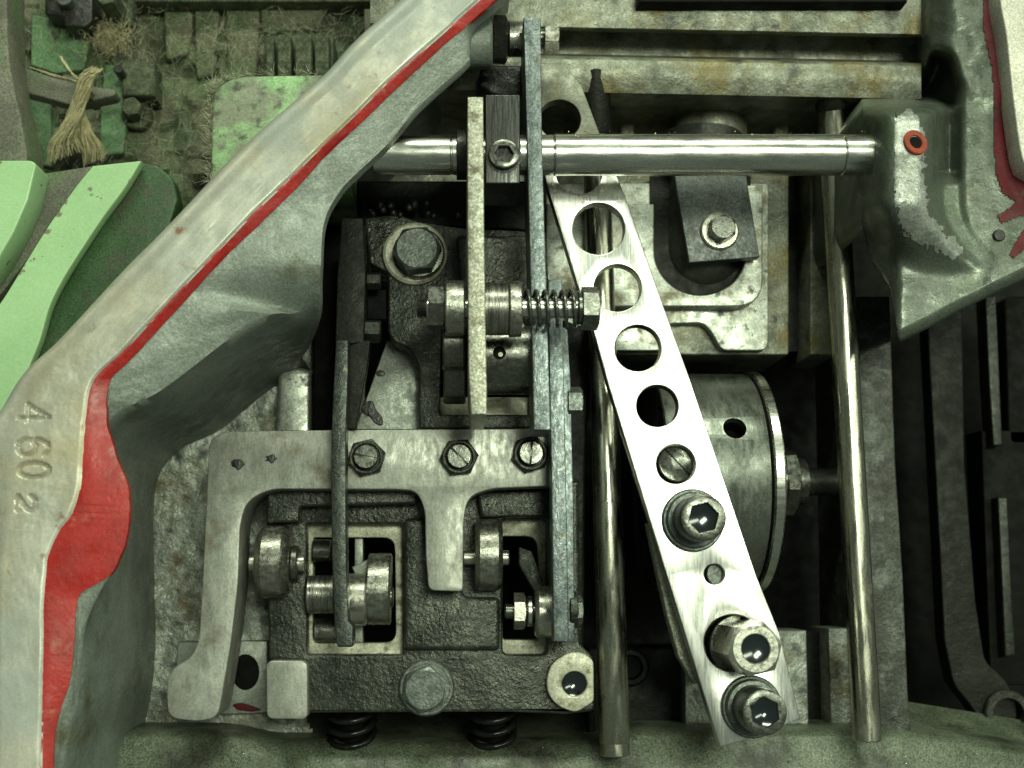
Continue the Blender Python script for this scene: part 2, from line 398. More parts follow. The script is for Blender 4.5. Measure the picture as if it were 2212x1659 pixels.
# ================================================================== diagonal rim casting
ST = [((1040,-150),(1120,-80),(1140,-70),(1146,-64)), ((960,-75),(1040,-5),(1064,6),(1070,12)), ((915,-37),(995,35),(1018,47),(1022,54)), ((900,-24),(980,50),(1000,64),(1014,118)), ((873,0),(953,75),(968,90),(1004,140)),
 ((778,85),(843,172),(860,189),(903,232)), ((713,155),(765,250),(778,268),(838,310)), ((648,212),(690,322),(706,335),(775,370)),
 ((553,297),(613,398),(640,407),(735,412)), ((437,415),(553,455),(560,485),(700,480)), ((350,505),(475,537),(487,555),(692,592)),
 ((287,570),(400,615),(425,622),(684,692)), ((190,670),(330,690),(345,710),(612,826)), ((130,735),(265,760),(280,780),(480,925)),
 ((60,800),(204,822),(239,824),(400,965)), ((10,880),(188,900),(230,905),(355,1005)), ((-30,950),(182,985),(252,985),(338,1045)),
 ((-40,1050),(177,1050),(277,1055),(331,1090)), ((-40,1110),(158,1110),(279,1112),(330,1150)), ((-40,1150),(130,1147),(276,1152),(332,1210)),
 ((-40,1200),(106,1200),(262,1198),(333,1275)), ((-40,1240),(101,1240),(236,1244),(335,1330)), ((-40,1280),(97,1285),(176,1282),(335,1390)),
 ((-40,1320),(95,1320),(164,1320),(333,1430)), ((-40,1400),(95,1400),(160,1394),(330,1470)), ((-40,1469),(93,1469),(152,1469),(322,1515)),
 ((-40,1530),(92,1530),(135,1522),(312,1560)), ((-40,1600),(90,1600),(118,1600),(300,1620)), ((-40,1760),(88,1760),(114,1760),(285,1760))]
DZ = [165] * 11 + [30] + [FL + 4] * 40
FL_ = [tuple(c for q in s_ for c in q) + (float(DZ[i]),) for i, s_ in enumerate(ST)]
coarse = cr(FL_, 28)
flat = [q for i, q in enumerate(coarse) if i % 4 == 0 or 13 * 28 < i < 19 * 28]
RT = 210
# strokes of the stamped numbers (x to the right, y up; the row reads downward in the picture)
def el(cx, cy, rx, ry, a0=0, a1=6.2832, n=14): return [(cx + rx * math.cos(a0 + (a1 - a0) * k / n), cy + ry * math.sin(a0 + (a1 - a0) * k / n)) for k in range(n + 1)]
GL = {'4': [[(.78, 0), (.78, 1), (0, .32), (1, .32)]], '6': [el(.5, .3, .46, .28), [(.04, .3), (.08, .72), (.3, .96), (.7, .97), (.95, .84)]],
      '0': [el(.5, .5, .46, .49)], '2': [[(.02, .75), (.25, .98), (.75, .98), (.98, .75), (.85, .5), (.02, .02), (1, .02)]]}
STRK = []
for ch, u0, v0, H, W in (('4', 36, 872, 70, 38), ('6', 36, 947, 70, 37), ('0', 38, 998, 69, 34), ('2', 38, 1070, 38, 34)):
    for pl in GL[ch]:
        q = [(u0 + y_ * H, v0 + x_ * W) for x_, y_ in pl]
        STRK += list(zip(q, q[1:]))
def engr(u, v):
    if not (20 < u < 125 and 855 < v < 1120): return 0.0
    d = min(seg_d(u, v, a_, b_)[0] for a_, b_ in STRK)
    return -9 * (1 - sm(d, 1.5, 6.0))
rim_rows, red_rows, wall_rows = [], [], []
for i, s_ in enumerate(flat):
    a, b, c, d, dz = s_[0:2], s_[2:4], s_[4:6], s_[6:8], s_[8]
    A, B = P(*a, RT), P(*b, RT)
    nrm = (A - B).normalized()
    e0 = A + nrm * 12 * S - Z * 24 * S; e1 = A + nrm * 30 * S - Z * 60 * S; e2 = A + nrm * 40 * S - Z * 560 * S
    row = [e2, e1, e0]
    for k in range(71):
        t = k / 70; p = A.lerp(B, t); u_, v_ = a[0] + (b[0] - a[0]) * t, a[1] + (b[1] - a[1]) * t
        p.z += ((1.3 * fbm(u_, v_, 40) + .3 * fbm(u_, v_, 9)) * (1 - sm(t, .85, .97)) - 15 * (1 - sm(t, 0, .34)) - 5 * sm(t, .93, 1.0) + engr(u_, v_)) * S
        row.append(p)
    j = 2.2 * fbm(b[0], b[1], 26)
    if b[1] > 1090: j += 4 * fbm(b[0], b[1], 12)
    B2 = P(b[0] + j, b[1] + j, RT - 6)
    C = P(c[0] + 1.6 * fbm(c[0], c[1], 30), c[1], RT - 18)
    row.append(B2 - Z * 3 * S); row.append(B2 - Z * 60 * S)
    rim_rows.append(row)
    red_rows.append([P(b[0] + j - 3.0, b[1] + j - 3.0, RT - 8.0), P(b[0] + j - 2.5, b[1] + j - 2.5, RT - 3.9), B2 + Z * 2.2 * S, B2.lerp(C, .3) + Z * 2.0 * S, B2.lerp(C, .65) + Z * 2.5 * S, C + Z * 2 * S, C - Z * 14 * S])
    Dp = P(*d, dz); top = (RT - 19)
    wr = []
    for k in range(26):
        t = k / 25
        if t < .6: fl = t * 1.45; zq = .05 * (t / .6) ** 1.25
        elif t < .88: q = (t - .6) / .28; fl = .87 + .08 * q; zq = .05 + .91 * (q ** 1.15)
        else: q = (t - .88) / .12; fl = .95 + .05 * q; zq = .96 + .04 * q
        lw = sm(dz, -150, 150); zq = zq * (1 - lw) + fl * lw
        p = Vector((C.x + (Dp.x - C.x) * fl, C.y + (Dp.y - C.y) * fl, (top + (dz - top) * zq) * S))
        ww = (fbm(c[0] + 90 * t, c[1] + 120 * t, 60) * 4 + fbm(c[0] + 90 * t, c[1] + 120 * t, 18) * 1.2) * math.sin(math.pi * t) * (.25 if dz > 0 else 1)
        p.z += ww * S; p.x += ww * .5 * S
        wr.append(p)
    if dz < -200:
        wr.append(wr[-1] - Z * 8 * S); wr.append(wr[-1] - Z * 2 * S); wr.append(Vector((wr[-1].x, wr[-1].y, (FL - 40) * S)))
    else:
        wr.append(wr[-1] + Vector((2 * S, -2 * S, -26 * S))); wr.append(Vector((C.x - 30 * S, C.y + 30 * S, wr[-1].z - 30 * S))); wr.append(Vector((C.x - 30 * S, C.y + 30 * S, (FL - 40) * S)))
    wall_rows.append(wr)
rim = thing('rim_casting', P(100, 1300, FL), 'large cast machine rim running diagonally, bare pale top edge with red painted stripe', 'machine casting')
rim_me = mesh(loft(rim_rows), 50)
rim_face = obj('top_face', rim_me, 'rim', rim, label='worn bare metal top edge stamped with numbers')
obj('red_stripe', mesh(loft(red_rows), 50), 'red', rim, label='red paint stripe with a wide bulge')
obj('inner_wall', mesh(loft(wall_rows), 60), 'darkpaint', rim, label='grey green painted inner wall')
# ================================================================== green machine behind the rim
st('green_base', field(-120, -160, 1000, 950, 10, lambda u, v: -478 + 16 * fbm(u, v, 160) + 22 * fbm(u, v, 60) + 12 * fbm(u, v, 26) + 5 * fbm(u, v, 11), [(-130, -170), (960, -170), (960, -60), (560, 330), (100, 860), (-130, 960)]), 'mossgreen')
gf = thing('machine_panel', P(150, 200, -480), 'flat mid green painted panels under the fibre tuft', 'panel')
for q in ([(68, 30), (200, 60), (180, 150), (120, 158), (66, 140)], [(52, 205), (108, 220), (112, 360), (52, 350)], [(226, 138), (262, 142), (276, 230), (266, 330), (214, 336), (218, 230)]):
    obj('panel', plate(fillet(q, 6), -456, 30, 4), 'panelgreen', gf)
def solo(name, me, m, label, cat, group=None): return obj(name, me, m, None, label, cat, group)
solo('green_plate', plate(fillet([(-60, 346), (66, 346, 8), (78, 353, 8), (60, 430), (30, 500), (0, 552), (-60, 640)]), -60, 90, 4), 'ltgreen',
     'clean light green plate cut off by the photo edge, left of the curved bracket', 'plate')
br = thing('curved_bracket', P(100, 600, -400), 'curved light green bracket with chipped paint and dark green side beside the rim', 'bracket')
obj('bracket_face', plate(cr([(305, 347), (270, 405), (222, 470), (172, 545), (132, 610), (106, 665), (86, 735), (60, 800), (40, 850), (-60, 960)], 5)
    + cr([(-60, 730), (0, 655), (58, 562), (108, 482), (160, 408), (200, 358)], 5), -70, 30, 3), 'ltgreen', br)
obj('side_plate', plate(fillet([(303, 350), (338, 355, 14), (374, 384, 16), (384, 430), (350, 540), (250, 690), (100, 820), (0, 920), (-40, 940), (60, 790), (140, 610), (230, 470)]), -106, 60, 5), 'dkgreen', br, label='dark green side of the bracket')
obj('dusty_web', plate([(96, 374), (200, 358), (160, 410), (110, 480), (60, 560), (-40, 690), (-40, 560), (60, 470)], -150, 40, 4), 'greybar', br)
solo('dusty_green_cover', plate(fillet([(458, 200, 26), (492, 172, 18), (530, 164, 10), (760, 160), (760, 420), (455, 420)]), -70, 330, 6), 'dirtgreen',
     'light green cover with lint fringed edge and grey dust patches, behind the rim', 'cover')
solo('side_bar', plate(cr([(-40, -60), (10, -60), (14, 0), (18, 110), (28, 180), (46, 260), (57, 330), (57, 350)], 4) + [(-40, 350)], -110, 120, 5), 'greybar',
     'dusty grey upright bar at the far left edge', 'bar')
ba = thing('link_bar', P(150, 190, -480), 'dusty pale horizontal bar with a small bolt under the fibre tuft', 'bar')
obj('bar', plate(fillet([(40, 142), (112, 166), (160, 180), (250, 194), (248, 206), (190, 219), (150, 226), (95, 210), (40, 196)], 6), -340, 50, 4), 'greybar', ba)
obj('bolt', hexa(P(208, 228, -400), Z, 26, 70, .2), 'lintgrey', ba)
def stud(name, u, v, r, z0, h, label):
    t = thing(name, P(u, v, z0), label, 'bolt')
    obj('washer', lathe(P(u, v, z0), Z, [(0, r), (h * .3, r), (h * .35, r - 3), (h * .35, r * .55)]), 'lintgrey', t)
    obj('bolt_head', hexa(P(u, v, z0), Z, r * 1.15, h, .3), 'lintgrey', t)
stud('linty_bolt', 300, 255, 40, -480, 80, 'round dusty washer and bolt covered in lint on the green base')
stud('capped_bolt', 266, 52, 42, -480, 160, 'tall dark greasy bolt beside yellow lint near the top edge')
lb = thing('guide_block', P(300, 170, -480), 'dark dusty block on the green base above the linty washer', 'block')
obj('block', box(262, 132, 334, 206, -400, 90, 8), 'lintgrey', lb); obj('pin', lathe(P(268, 170, -420), Z, cyl(0, 60, 12)), 'grime', lb)
kb = thing('greasy_bracket', P(150, 30, -480), 'black greasy bracket with grey screw at the top left', 'bracket')
obj('block', plate(fillet([(96, -40), (200, -40), (200, 45, 8), (180, 60, 8), (140, 56, 6), (136, 36, 6), (96, 30, 6)]), -380, 110, 6), 'grime', kb)
obj('screw', lathe(P(148, 12, -390), Z, cyl(0, 40, 20)), 'bolt', kb)
rk = thing('toothed_rack', P(640, 120, -480), 'row of linty dark teeth above the dusty light green cover', 'rack')
obj('back_bar', box(570, 76, 720, 170, -330, 150, 4), 'lintgrey', rk)
for k, (u0, u1, z) in enumerate(((575, 592, -290), (600, 628, -262), (638, 672, -250), (680, 710, -270))):
    obj('tooth', box(u0, 80 - 6 * (k > 0), u1, 166, z, 70, 3), 'lintgrey', rk)
gb = thing('groove_panel', P(420, 60, -480), 'mossy green ribbed panel behind the light green cover', 'panel')
for k, (u0, u1, v1) in enumerate(((352, 412, 118), (418, 468, 160), (486, 556, 175), (560, 700, 60))):
    obj('rib', plate(fillet([(u0, 8), (u1 + 6, 4), (u1 - 4, v1), (u0 + 5, v1 + 10)], 10), -458 + 3 * k, 80, 9), 'mossgreen', gb)
obj('top_bar', box(290, -60, 900, 3, -400, 90, 4), 'lintgrey', gb)
solo('cover_strip', box(1380, -50, 1960, 4, -20, 60, 3), 'pit', 'thin black cover strip along the top edge of the back wall', 'strip')
solo('grey_block', box(786, 18, 850, 90, -300, 160, 6), 'greybar', 'small dusty grey block against the upper end of the rim', 'block')
# fibre tuft and lint
def fibres(n, pf, r=(.5, 1.0), seg=6):
    V, Fc = [], []
    for i in range(n):
        pts = pf(i); rr = random.uniform(*r)
        v, f = tube(pts, [rr * (1 - .6 * k / (len(pts) - 1)) for k in range(len(pts))], 3)
        o = len(V); V += v; Fc += [tuple(q + o for q in t) for t in f]
    return V, Fc
def tuft(path, spread, z, n, splay):
    cp = cr(path, 5)
    def pf(i):
        a, ph = random.uniform(0, 6.28), random.uniform(0, 6.28); q = random.uniform(0, 1) ** .5
        n0 = random.randint(0, len(cp) // 4); n1 = random.randint(len(cp) * 2 // 3, len(cp))
        out = []
        for k in range(n0, n1):
            t = k / len(cp); sp = spread * (0.55 + splay * t * t) * q
            out.append(P(cp[k][0] + sp * math.cos(a + 1.5 * t) + 2 * math.sin(9 * t + ph), cp[k][1] + sp * .4 * math.sin(a) + 2 * math.cos(7 * t + ph), z + sp * math.sin(a + 1.5 * t) + 10 * math.sin(3 * t + ph)))
        return out
    return fibres(n, pf, (.8, 1.9))
rp = thing('fibre_tuft', P(170, 250, -340), 'frayed yellowish rope tuft hanging over the dusty bar', 'rope')
obj('knot', mesh(tuft([(206, 150), (190, 165), (182, 195), (170, 225), (160, 255)], 30, -280, 380, .2), 60), 'rope', rp)
obj('strand', mesh(tuft([(172, 215), (164, 245), (150, 275), (135, 305), (140, 340)], 26, -270, 360, 1.3), 60), 'rope', rp)
obj('strand', mesh(tuft([(168, 230), (178, 260), (186, 290), (200, 320), (206, 350)], 19, -290, 220, 1.2), 60), 'rope', rp)
obj('loose_end', mesh(tuft([(168, 172), (150, 152), (136, 130), (130, 118)], 4, -270, 8, .6), 60), 'rope', rp)
obj('loose_end', mesh(tuft([(170, 178), (140, 170), (105, 158), (60, 142)], 4, -280, 12, .6), 60), 'rope', rp)
def wadpf(i):
    u, v = random.gauss(238, 22), random.gauss(80, 18); s0 = random.uniform(0, 6.28); c_ = random.uniform(-5, 5); L_ = random.uniform(14, 34); q = P(u, v, 0); out = []
    z = -440 + random.uniform(0, 50)
    for k in range(7):
        out.append(P(u, v, z + 5 * math.sin(k + s0))); u += L_ / 6 * math.cos(s0); v += L_ / 6 * math.sin(s0); s0 += c_ / 6
    return out
obj('lint_wad', mesh(fibres(420, wadpf, (.4, .9)), 60), 'rope', None, 'yellowish lint wad beside the tall greasy bolt', 'lint')
def lintpf(i):
    mode = random.random()
    if mode < .22:
        t = random.random(); e = cr([(456, 400), (456, 300), (457, 205), (480, 178), (530, 164), (700, 160)], 8)
        k = int(t * (len(e) - 1)); u, v = e[k]; z = -70; L_ = random.uniform(8, 22); s = random.uniform(0, 6.28)
        d = (math.cos(s) * 1 - .6, math.sin(s) * .8 - .4)
    else:
        u, v = random.uniform(60, 880), random.uniform(0, 420)
        if u > 430 and v > 170: v *= .3
        z = random.uniform(-470, -430); L_ = random.uniform(10, 40); s = random.uniform(0, 6.28); d = (math.cos(s), math.sin(s))
    b = random.uniform(-.7, .7); out = []
    for k in range(6):
        t = k / 5; out.append(P(u + L_ * t * (d[0] - b * t * d[1]), v + L_ * t * (d[1] + b * t * d[0]), z + 6 + 14 * math.sin(3 * t)))
    return out
obj('loose_lint', mesh(fibres(1600, lintpf, (.25, .55)), 60), 'lint', None, 'fine pale lint fibres over the green machine behind the rim', 'lint', None, 'stuff')

# ================================================================== right housing casting
def bot(u):
    pts = [(1860, 470), (1868, 500), (1880, 540), (1900, 572), (1920, 606), (1932, 660), (1938, 716), (2000, 686), (2060, 652), (2212, 578), (2320, 520)]
    for (a, b), (c, d) in zip(pts, pts[1:]):
        if a <= u <= c: return b + (d - b) * (u - a) / (c - a)
    return pts[-1][1]
BP = [(1850, 30), (1866, 62), (1880, 110), (1896, 160), (1912, 192), (1926, 204), (1942, 207), (1964, 203), (1996, 196), (2012, 168), (2034, 40), (2044, -60), (2052, -70), (2060, 20), (2070, 60), (2400, 80)]
def lin(pts, u):
    for (a, b), (c, d) in zip(pts, pts[1:]):
        if a <= u <= c:
            t = (u - a) / (c - a); return b + (d - b) * t
    return pts[-1][1] if u > pts[-1][0] else pts[0][1]
def zhouse(u, v): return (zraw(u, v) * 2 + zraw(u - 9, v) + zraw(u + 9, v) + zraw(u, v - 11) + zraw(u, v + 11)) / 6
def zraw(u, v):
    body = 55 + 25 * sm(u, 2060, 2200) - 110 * (1 - sm(u, 1862, 1950)) * sm(v, 430, 560) - 75 * (1 - sm(v, 190, 235)) * (1 - sm(u, 1990, 2070))
    u2 = u - .0042 * max(0, v - 430) ** 2 - .0016 * max(0, 300 - v) ** 2 * .6
    b = sum(lin(BP, u2 + o_) for o_ in (-14, -7, 0, 7, 14)) / 5
    if u2 > 2020 and v > 360: b = max(b, 50 - 110 * (1 - sm(v, 360, 400)))
    wv = sm(v, 208, 250) * (1 - sm(v, 430, 600))
    z = body * (1 - wv) + b * wv
    cav = [(1988, 214), (2006, 182), (2026, 132), (2040, 136), (2056, 190), (2054, 214)]
    d1 = 0 if inside(cav, u, v) else min(seg_d(u, v, cav[k - 1], cav[k])[0] for k in range(len(cav)))
    z -= 150 * (1 - sm(d1, 0, 26))
    z -= 330 * (1 - sm(u, 1945, 2010)) * (1 - sm(v, 188, 232))
    return z + 3 * fbm(u, v, 80) + 1.0 * fbm(u, v, 22) + (7 * fbm(u, v, 55) if v < 215 and u < 2120 else 0)
hrows = []
NU, NV = 110, 150
for i in range(NU + 1):
    u = 1862 + (2320 - 1862) * i / NU; b_ = bot(u); t_ = -80 if u > 1900 else -80
    lo = max(t_, 0) if False else t_
    top = lo
    row = []
    for k in range(NV + 1):
        v = top + (b_ - top) * k / NV; row.append(P(u, v, zhouse(u, v)))
    row += [P(u + 2, b_ + 16, zhouse(u, b_) - 10), P(u + 4, b_ + 24, zhouse(u, b_) - 30), P(u + 4, b_ + 10, -520)]
    hrows.append(row)
hrows.insert(0, [Vector((p.x, p.y, -520 * S)) for p in hrows[0]])
ho = thing('housing_casting', P(2050, 400, -500), 'grey green painted housing with shaft boss at the right end of the shaft', 'machine casting')
obj('housing_body', mesh(loft(hrows), 70), 'housing', ho)
zz = zhouse(1977, 308)
tilt = Vector((.22, .10, 1)).normalized()
obj('red_oil_hole', lathe(P(1977, 308, zz + 2.5), tilt, [(-22, 28), (3, 28), (4.5, 26), (4, 16), (2, 14.6), (-14, 13)], 32), mat('dull_red_paint', (.34, .045, .018), (.22, .03, .014), 0, .6, 120, bump=.4, bscale=500, stains=(((.08, .06, .03), 160, .62, .74),)), ho, label='red painted ring round the oil hole')
obj('hole_bottom', lathe(P(1977, 308, zz + 2.5), tilt, [(-3, 14.0), (.5, 14.0)], 24), 'pit', ho)
obj('vent_plug', lathe(P(2156, 510, zhouse(2156, 510) - 3), Z, cyl(0, 8, 14), 24), 'grime', ho)
obj('rim_face', plate(cr([(2161, -80), (2161, 0), (2174, 75), (2189, 212), (2204, 320), (2216, 360)], 5) + [(2320, 420), (2320, -80)], 130, 60, 3), 'whiteface', ho, label='bare pale machined face at the corner')
def drape(poly, dz, m, lab):
    us = [p[0] for p in poly]; vs_ = [p[1] for p in poly]
    return obj('red_paint', mesh(field(min(us), min(vs_), max(us), max(vs_), 4, lambda u, v: zhouse(u, v) + dz, poly), 70), m, ho, label=lab)
wb = obj('boss_highlight', mesh(field(1924, 230, 2080, 562, 2.5, lambda u, v: zhouse(u, v) + 1.5 - 6 * (1 - sm(min(u - 1924, v - 230), 0, 8)), cr([(1928, 262), (1948, 238), (1980, 248), (1994, 290), (1997, 360), (2003, 440), (2030, 490), (2078, 535), (2062, 556), (2006, 532), (1958, 505), (1934, 440), (1926, 340), (1928, 262)], 5), 12), 70), 'highlightsilver', ho, label='silver face of the boss with painted highlight')  # lighter patch draped on the boss paints in its specular highlight
drape([(2124, -60), (2126, 70), (2144, 150), (2149, 225), (2147, 300), (2152, 375), (2165, 415), (2194, 435), (2180, 450), (2155, 465), (2164, 482), (2186, 472), (2230, 460), (2230, 340), (2205, 320), (2190, 212), (2176, 75), (2164, -60)], 3, 'darkred', 'dark red worn paint along the pale face')
drape([(2230, 468), (2190, 530), (2181, 550), (2191, 558), (2205, 545), (2230, 520)], 3, 'darkred', 'dark red paint drip')

# ================================================================== blocks behind the arm
bb = thing('bearing_block', P(1550, 560, -500), 'silver bearing block with rounded step and stained right edge behind the perforated arm', 'machine block')
obj('base_slab', plate(fillet([(1180, 300), (1704, 300), (1704, 766, 6), (1180, 766)]), -280, 240, 4), 'wallsilver', bb)
obj('side_rib', plate([(1750, 300), (1806, 300), (1806, 766), (1750, 766)], -300, 220, 4), 'wallsilver', bb)
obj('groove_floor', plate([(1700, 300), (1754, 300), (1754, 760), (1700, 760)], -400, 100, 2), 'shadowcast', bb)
obj('stepped_face', plate(fillet([(1180, 395), (1660, 395), (1660, 757, 22), (1558, 757, 16), (1541, 722, 16), (1520, 697, 26), (1446, 699, 8), (1440, 757), (1180, 757)], 0), -250, 40, 3), 'tray', bb)
arc = [(1513 - 100 * math.cos(a), 540 + 98 * math.sin(a)) for a in [i * math.pi / 24 for i in range(25)]]
obj('raised_tray', plate(fillet([(1180, 440), (1413, 440)]) + arc + fillet([(1613, 400), (1648, 400), (1648, 662, 60), (1180, 662)])[0:], -205, 46, 4), 'tray', bb)
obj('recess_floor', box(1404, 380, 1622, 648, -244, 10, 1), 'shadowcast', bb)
q0 = P(1513, 300, -300); q1 = P(1513, 640, -300); lg = (q1 - q0).length / S
obj('oval_boss', lathe(q0, q1 - q0, [(0, 108)] + [(lg - 108 + 108 * math.sin(a), 108 * math.cos(a)) for a in [i * math.pi / 24 for i in range(12)]], 48), mat('shaded_boss_paint', (.050, .056, .046), (.030, .034, .027), .3, .42, 70, bump=.4, bscale=400, grain=.25, stains=(((.08, .065, .025), 60, .62, .78),)), bb)  # boss coloured darker for the shadow of plate and shaft
cp = thing('clamp_plate', P(1550, 470, -215), 'dark square steel plate held by one bolt and bright washer in the tray', 'plate')
obj('plate', plate([(1452, 340), (1606, 340), (1618, 415), (1641, 555), (1489, 567), (1463, 415)], -160, 30, 2), mat('dark_plate_steel', (.10, .11, .105), (.07, .075, .07), .5, .42, 120, bump=.35, bscale=700, grain=.35), cp)
obj('spacer', box(1490, 440, 1600, 545, -186, 50, 2), 'shadowcast', cp)
obj('washer', lathe(P(1553, 501, -162), Z, [(0, 47), (8, 47), (12, 43), (12, 22)]), 'brightbolt', cp)
obj('bolt', hexa(P(1556, 499, -152), Z, 58, 34, .5), 'darkbolt', cp)
solo('cylinder_boss', lathe(P(1533, 330, -330), (P(1533, 200, -300) - P(1533, 330, -330)), [(-40, 96), (60, 96), (104, 90), (126, 78), (138, 52), (143, 20), (144, 4)], 40), 'wallsilver',
     'rounded stained silver boss just above the long shaft', 'boss')
for (u0, u1) in ((1340, 1372), (1672, 1706)):
    solo('wall_lug', box(u0, 258, u1, 300, -330, 120, 8), 'wallsilver', 'small silver lug above the shaft ' + ('between the arm and the round boss' if u0 < 1500 else 'between the round boss and the far rod'), 'lug')

# ================================================================== drum and lower right
dr = thing('drum', P(1600, 1050, -640), 'dull steel drum with one round oil hole behind the perforated arm', 'drum')
pa, pb = P(1440, 1040, -330), P(1672, 1040, -330)
pa.x, pb.x = P(1440, 960, -75).x, P(1664, 960, -75).x
Ld = (pb - pa).length / S
shell = lathe(pa, pb - pa, [(0, 30), (0, 262), (3, 266), (Ld - 6, 266), (Ld - 2, 264), (Ld, 258), (Ld, 30)], 96)
drm = mat('dull_drum_steel', (.20, .215, .185), (.16, .172, .148), .8, .36, 160, stretch=(1, .35, .35), bump=.12, bscale=700, grain=.2, stains=(((.05, .05, .035), 40, .62, .76),))
hp = P(1585, 930, -95); ax = Vector((hp.x, pa.y, pa.z)); nn = (hp - ax).normalized(); hp = ax + nn * 266 * S
obj('shell', cut(mesh(shell), mesh(lathe(hp - nn * 60 * S, nn, [(0, 27), (90, 27)], 40))), drm, dr)
obj('end_ring', lathe(pa, pb - pa, [(Ld + 4, 40), (Ld + 4, 268), (Ld + 8, 272), (Ld + 26, 272), (Ld + 30, 268), (Ld + 30, 40)], 96), 'steel', dr)
obj('oil_hole', lathe(hp - nn * 59 * S, nn, [(0, 26.5), (1, 26.5), (40, 26.6), (40, 26.0), (2, 26.0)], 40), 'pit', dr)
obj('hub', lathe(pb, X, [(30, 95), (60, 95), (64, 80), (90, 78), (92, 60), (150, 58)], 48), 'darkbolt', dr)
obj('hub_nut', hexa(pb + X * 92 * S, X, 150, 34, .3), 'darkbolt', dr)
obj('axle', lathe(pb, X, cyl(120, 330, 34)), 'darksteel', dr)
lf = thing('lower_floor', P(1750, 1460, -500), 'silver speckled casting floor patch with a dark groove below the drum', 'machine casting')
obj('slab', plate([(1480, 1362), (1742, 1362), (1748, 1600), (1480, 1600)], -350, 160, 4), 'silver', lf)
obj('slab', plate([(1790, 1358), (1900, 1356), (1900, 1600), (1796, 1600)], -346, 160, 4), 'silver', lf)
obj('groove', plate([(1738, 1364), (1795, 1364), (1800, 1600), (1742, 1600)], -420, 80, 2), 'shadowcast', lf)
solo('support_column', plate([(1846, 640), (1922, 640), (1935, 1000), (1951, 1244), (1962, 1500), (1970, 1600), (1870, 1600)], -260, 330, 5), 'column',
     'mottled silver upright column right of the far steel rod', 'column')
dl = thing('dark_lever', P(2080, 1100, -700), 'dark lever with ring shaped foot in the black gap at the right edge', 'lever')
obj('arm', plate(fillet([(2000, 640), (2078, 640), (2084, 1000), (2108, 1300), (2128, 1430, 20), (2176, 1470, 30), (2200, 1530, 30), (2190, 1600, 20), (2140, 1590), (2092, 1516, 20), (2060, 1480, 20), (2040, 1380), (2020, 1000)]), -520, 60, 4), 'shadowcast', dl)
obj('foot_ring', lathe(P(2165, 1540, -540), Z, [(0, 62), (34, 62), (38, 58), (38, 42), (30, 40), (0, 40)]), 'darksteel', dl)
sb = thing('slide_rod', P(2160, 1000, -700), 'two thin steel strips deep in the black gap near the right edge', 'rod')
obj('upper_strip', plate([(2128, 640), (2152, 640), (2160, 830), (2166, 962), (2146, 962), (2137, 830)], -520, 60, 4), 'darksteel', sb)
obj('lower_strip', plate([(2156, 1075), (2176, 1075), (2184, 1250), (2194, 1415, 8), (2172, 1418, 8), (2164, 1250)], -520, 60, 4), 'darksteel', sb)
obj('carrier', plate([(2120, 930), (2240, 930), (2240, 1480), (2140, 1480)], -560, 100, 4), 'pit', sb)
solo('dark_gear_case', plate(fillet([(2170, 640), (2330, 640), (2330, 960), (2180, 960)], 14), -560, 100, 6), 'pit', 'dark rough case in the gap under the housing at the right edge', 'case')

# ================================================================== guide rods
def rod(u0, v0, u1, v1, z, r, label):
    p0, p1 = P(u0, v0, z), P(u1, v1, z); Lg = (p1 - p0).length / S
    t = thing('guide_rod', (p0 + p1) / 2 - Z * r * S, label, 'rod', 'steel guide rods')
    obj('shaft', lathe(p0, p1 - p0, cyl(0, Lg, r), 40), 'rod', t)
    return t, p0, p1, Lg
t1, p0, p1, Lg = rod(1283, 150, 1329, 1632, -160, 33, 'steel guide rod passing behind the perforated arm')
obj('collar', lathe(p0, p1 - p0, [(Lg * .655, 33.4), (Lg * .655 + 1.5, 34.4), (Lg - 30, 34.4), (Lg - 28, 33.6)], 40), 'rod', t1)
t2, p0, p1, Lg = rod(1790, 166, 1874, 1600, -160, 32, 'bright steel guide rod right of the drum, clear of the arm')
# dark sleeves painting the socket shade and dirt where the rods enter
for (ua, va, ub, vb, lab) in ((1284, 146, 1288, 292, 'dark shaded rod socket beside the perforated arm'), (1790, 158, 1794, 236, 'dark shaded rod socket near the housing boss')):
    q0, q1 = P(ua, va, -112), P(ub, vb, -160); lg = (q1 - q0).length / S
    solo('shaded_rod_socket', lathe(q0, q1 - q0, [(0, 20), (4, 32), (10, 37), (lg - 6, 36.5), (lg - 2, 35.5), (lg, 33.5)], 32), 'shadowcast', lab, 'socket')

# ================================================================== perforated arm
AZ = 20
arm = thing('perforated_arm', P(1450, 850, AZ - 40), 'bright bare aluminium arm with a row of round holes lying diagonally', 'lever arm')
left = [(1128, 115), (1150, 260), (1186, 415), (1246, 612), (1281, 712), (1313, 829), (1440, 1243), (1556, 1614)]
right = [(1729, 1552), (1684, 1369), (1634, 1244), (1494, 829), (1433, 660), (1352, 427), (1301, 285), (1261, 165), (1222, 112)]
holes = [circ(1212, 245, 46), circ(1252, 368, 50), circ(1293, 494, 56), circ(1334, 622, 51), circ(1378, 752, 50), circ(1420, 877, 45), circ(1460, 1003, 42), circ(1543, 1240, 22), circ(1583, 1389, 62)]
arm_me = plate(left + [(1640, 1590)] + right, AZ, 34, 2.2, holes)
bm = bmesh.new(); bm.from_mesh(arm_me)
for vb in (424, 432, 440):
    bmesh.ops.bisect_plane(bm, geom=bm.verts[:] + bm.edges[:] + bm.faces[:], plane_co=P(1270, vb, AZ), plane_no=(0, 1, 0), dist=1e-7)
y0, y1 = P(1270, 440, AZ).y, P(1270, 424, AZ).y
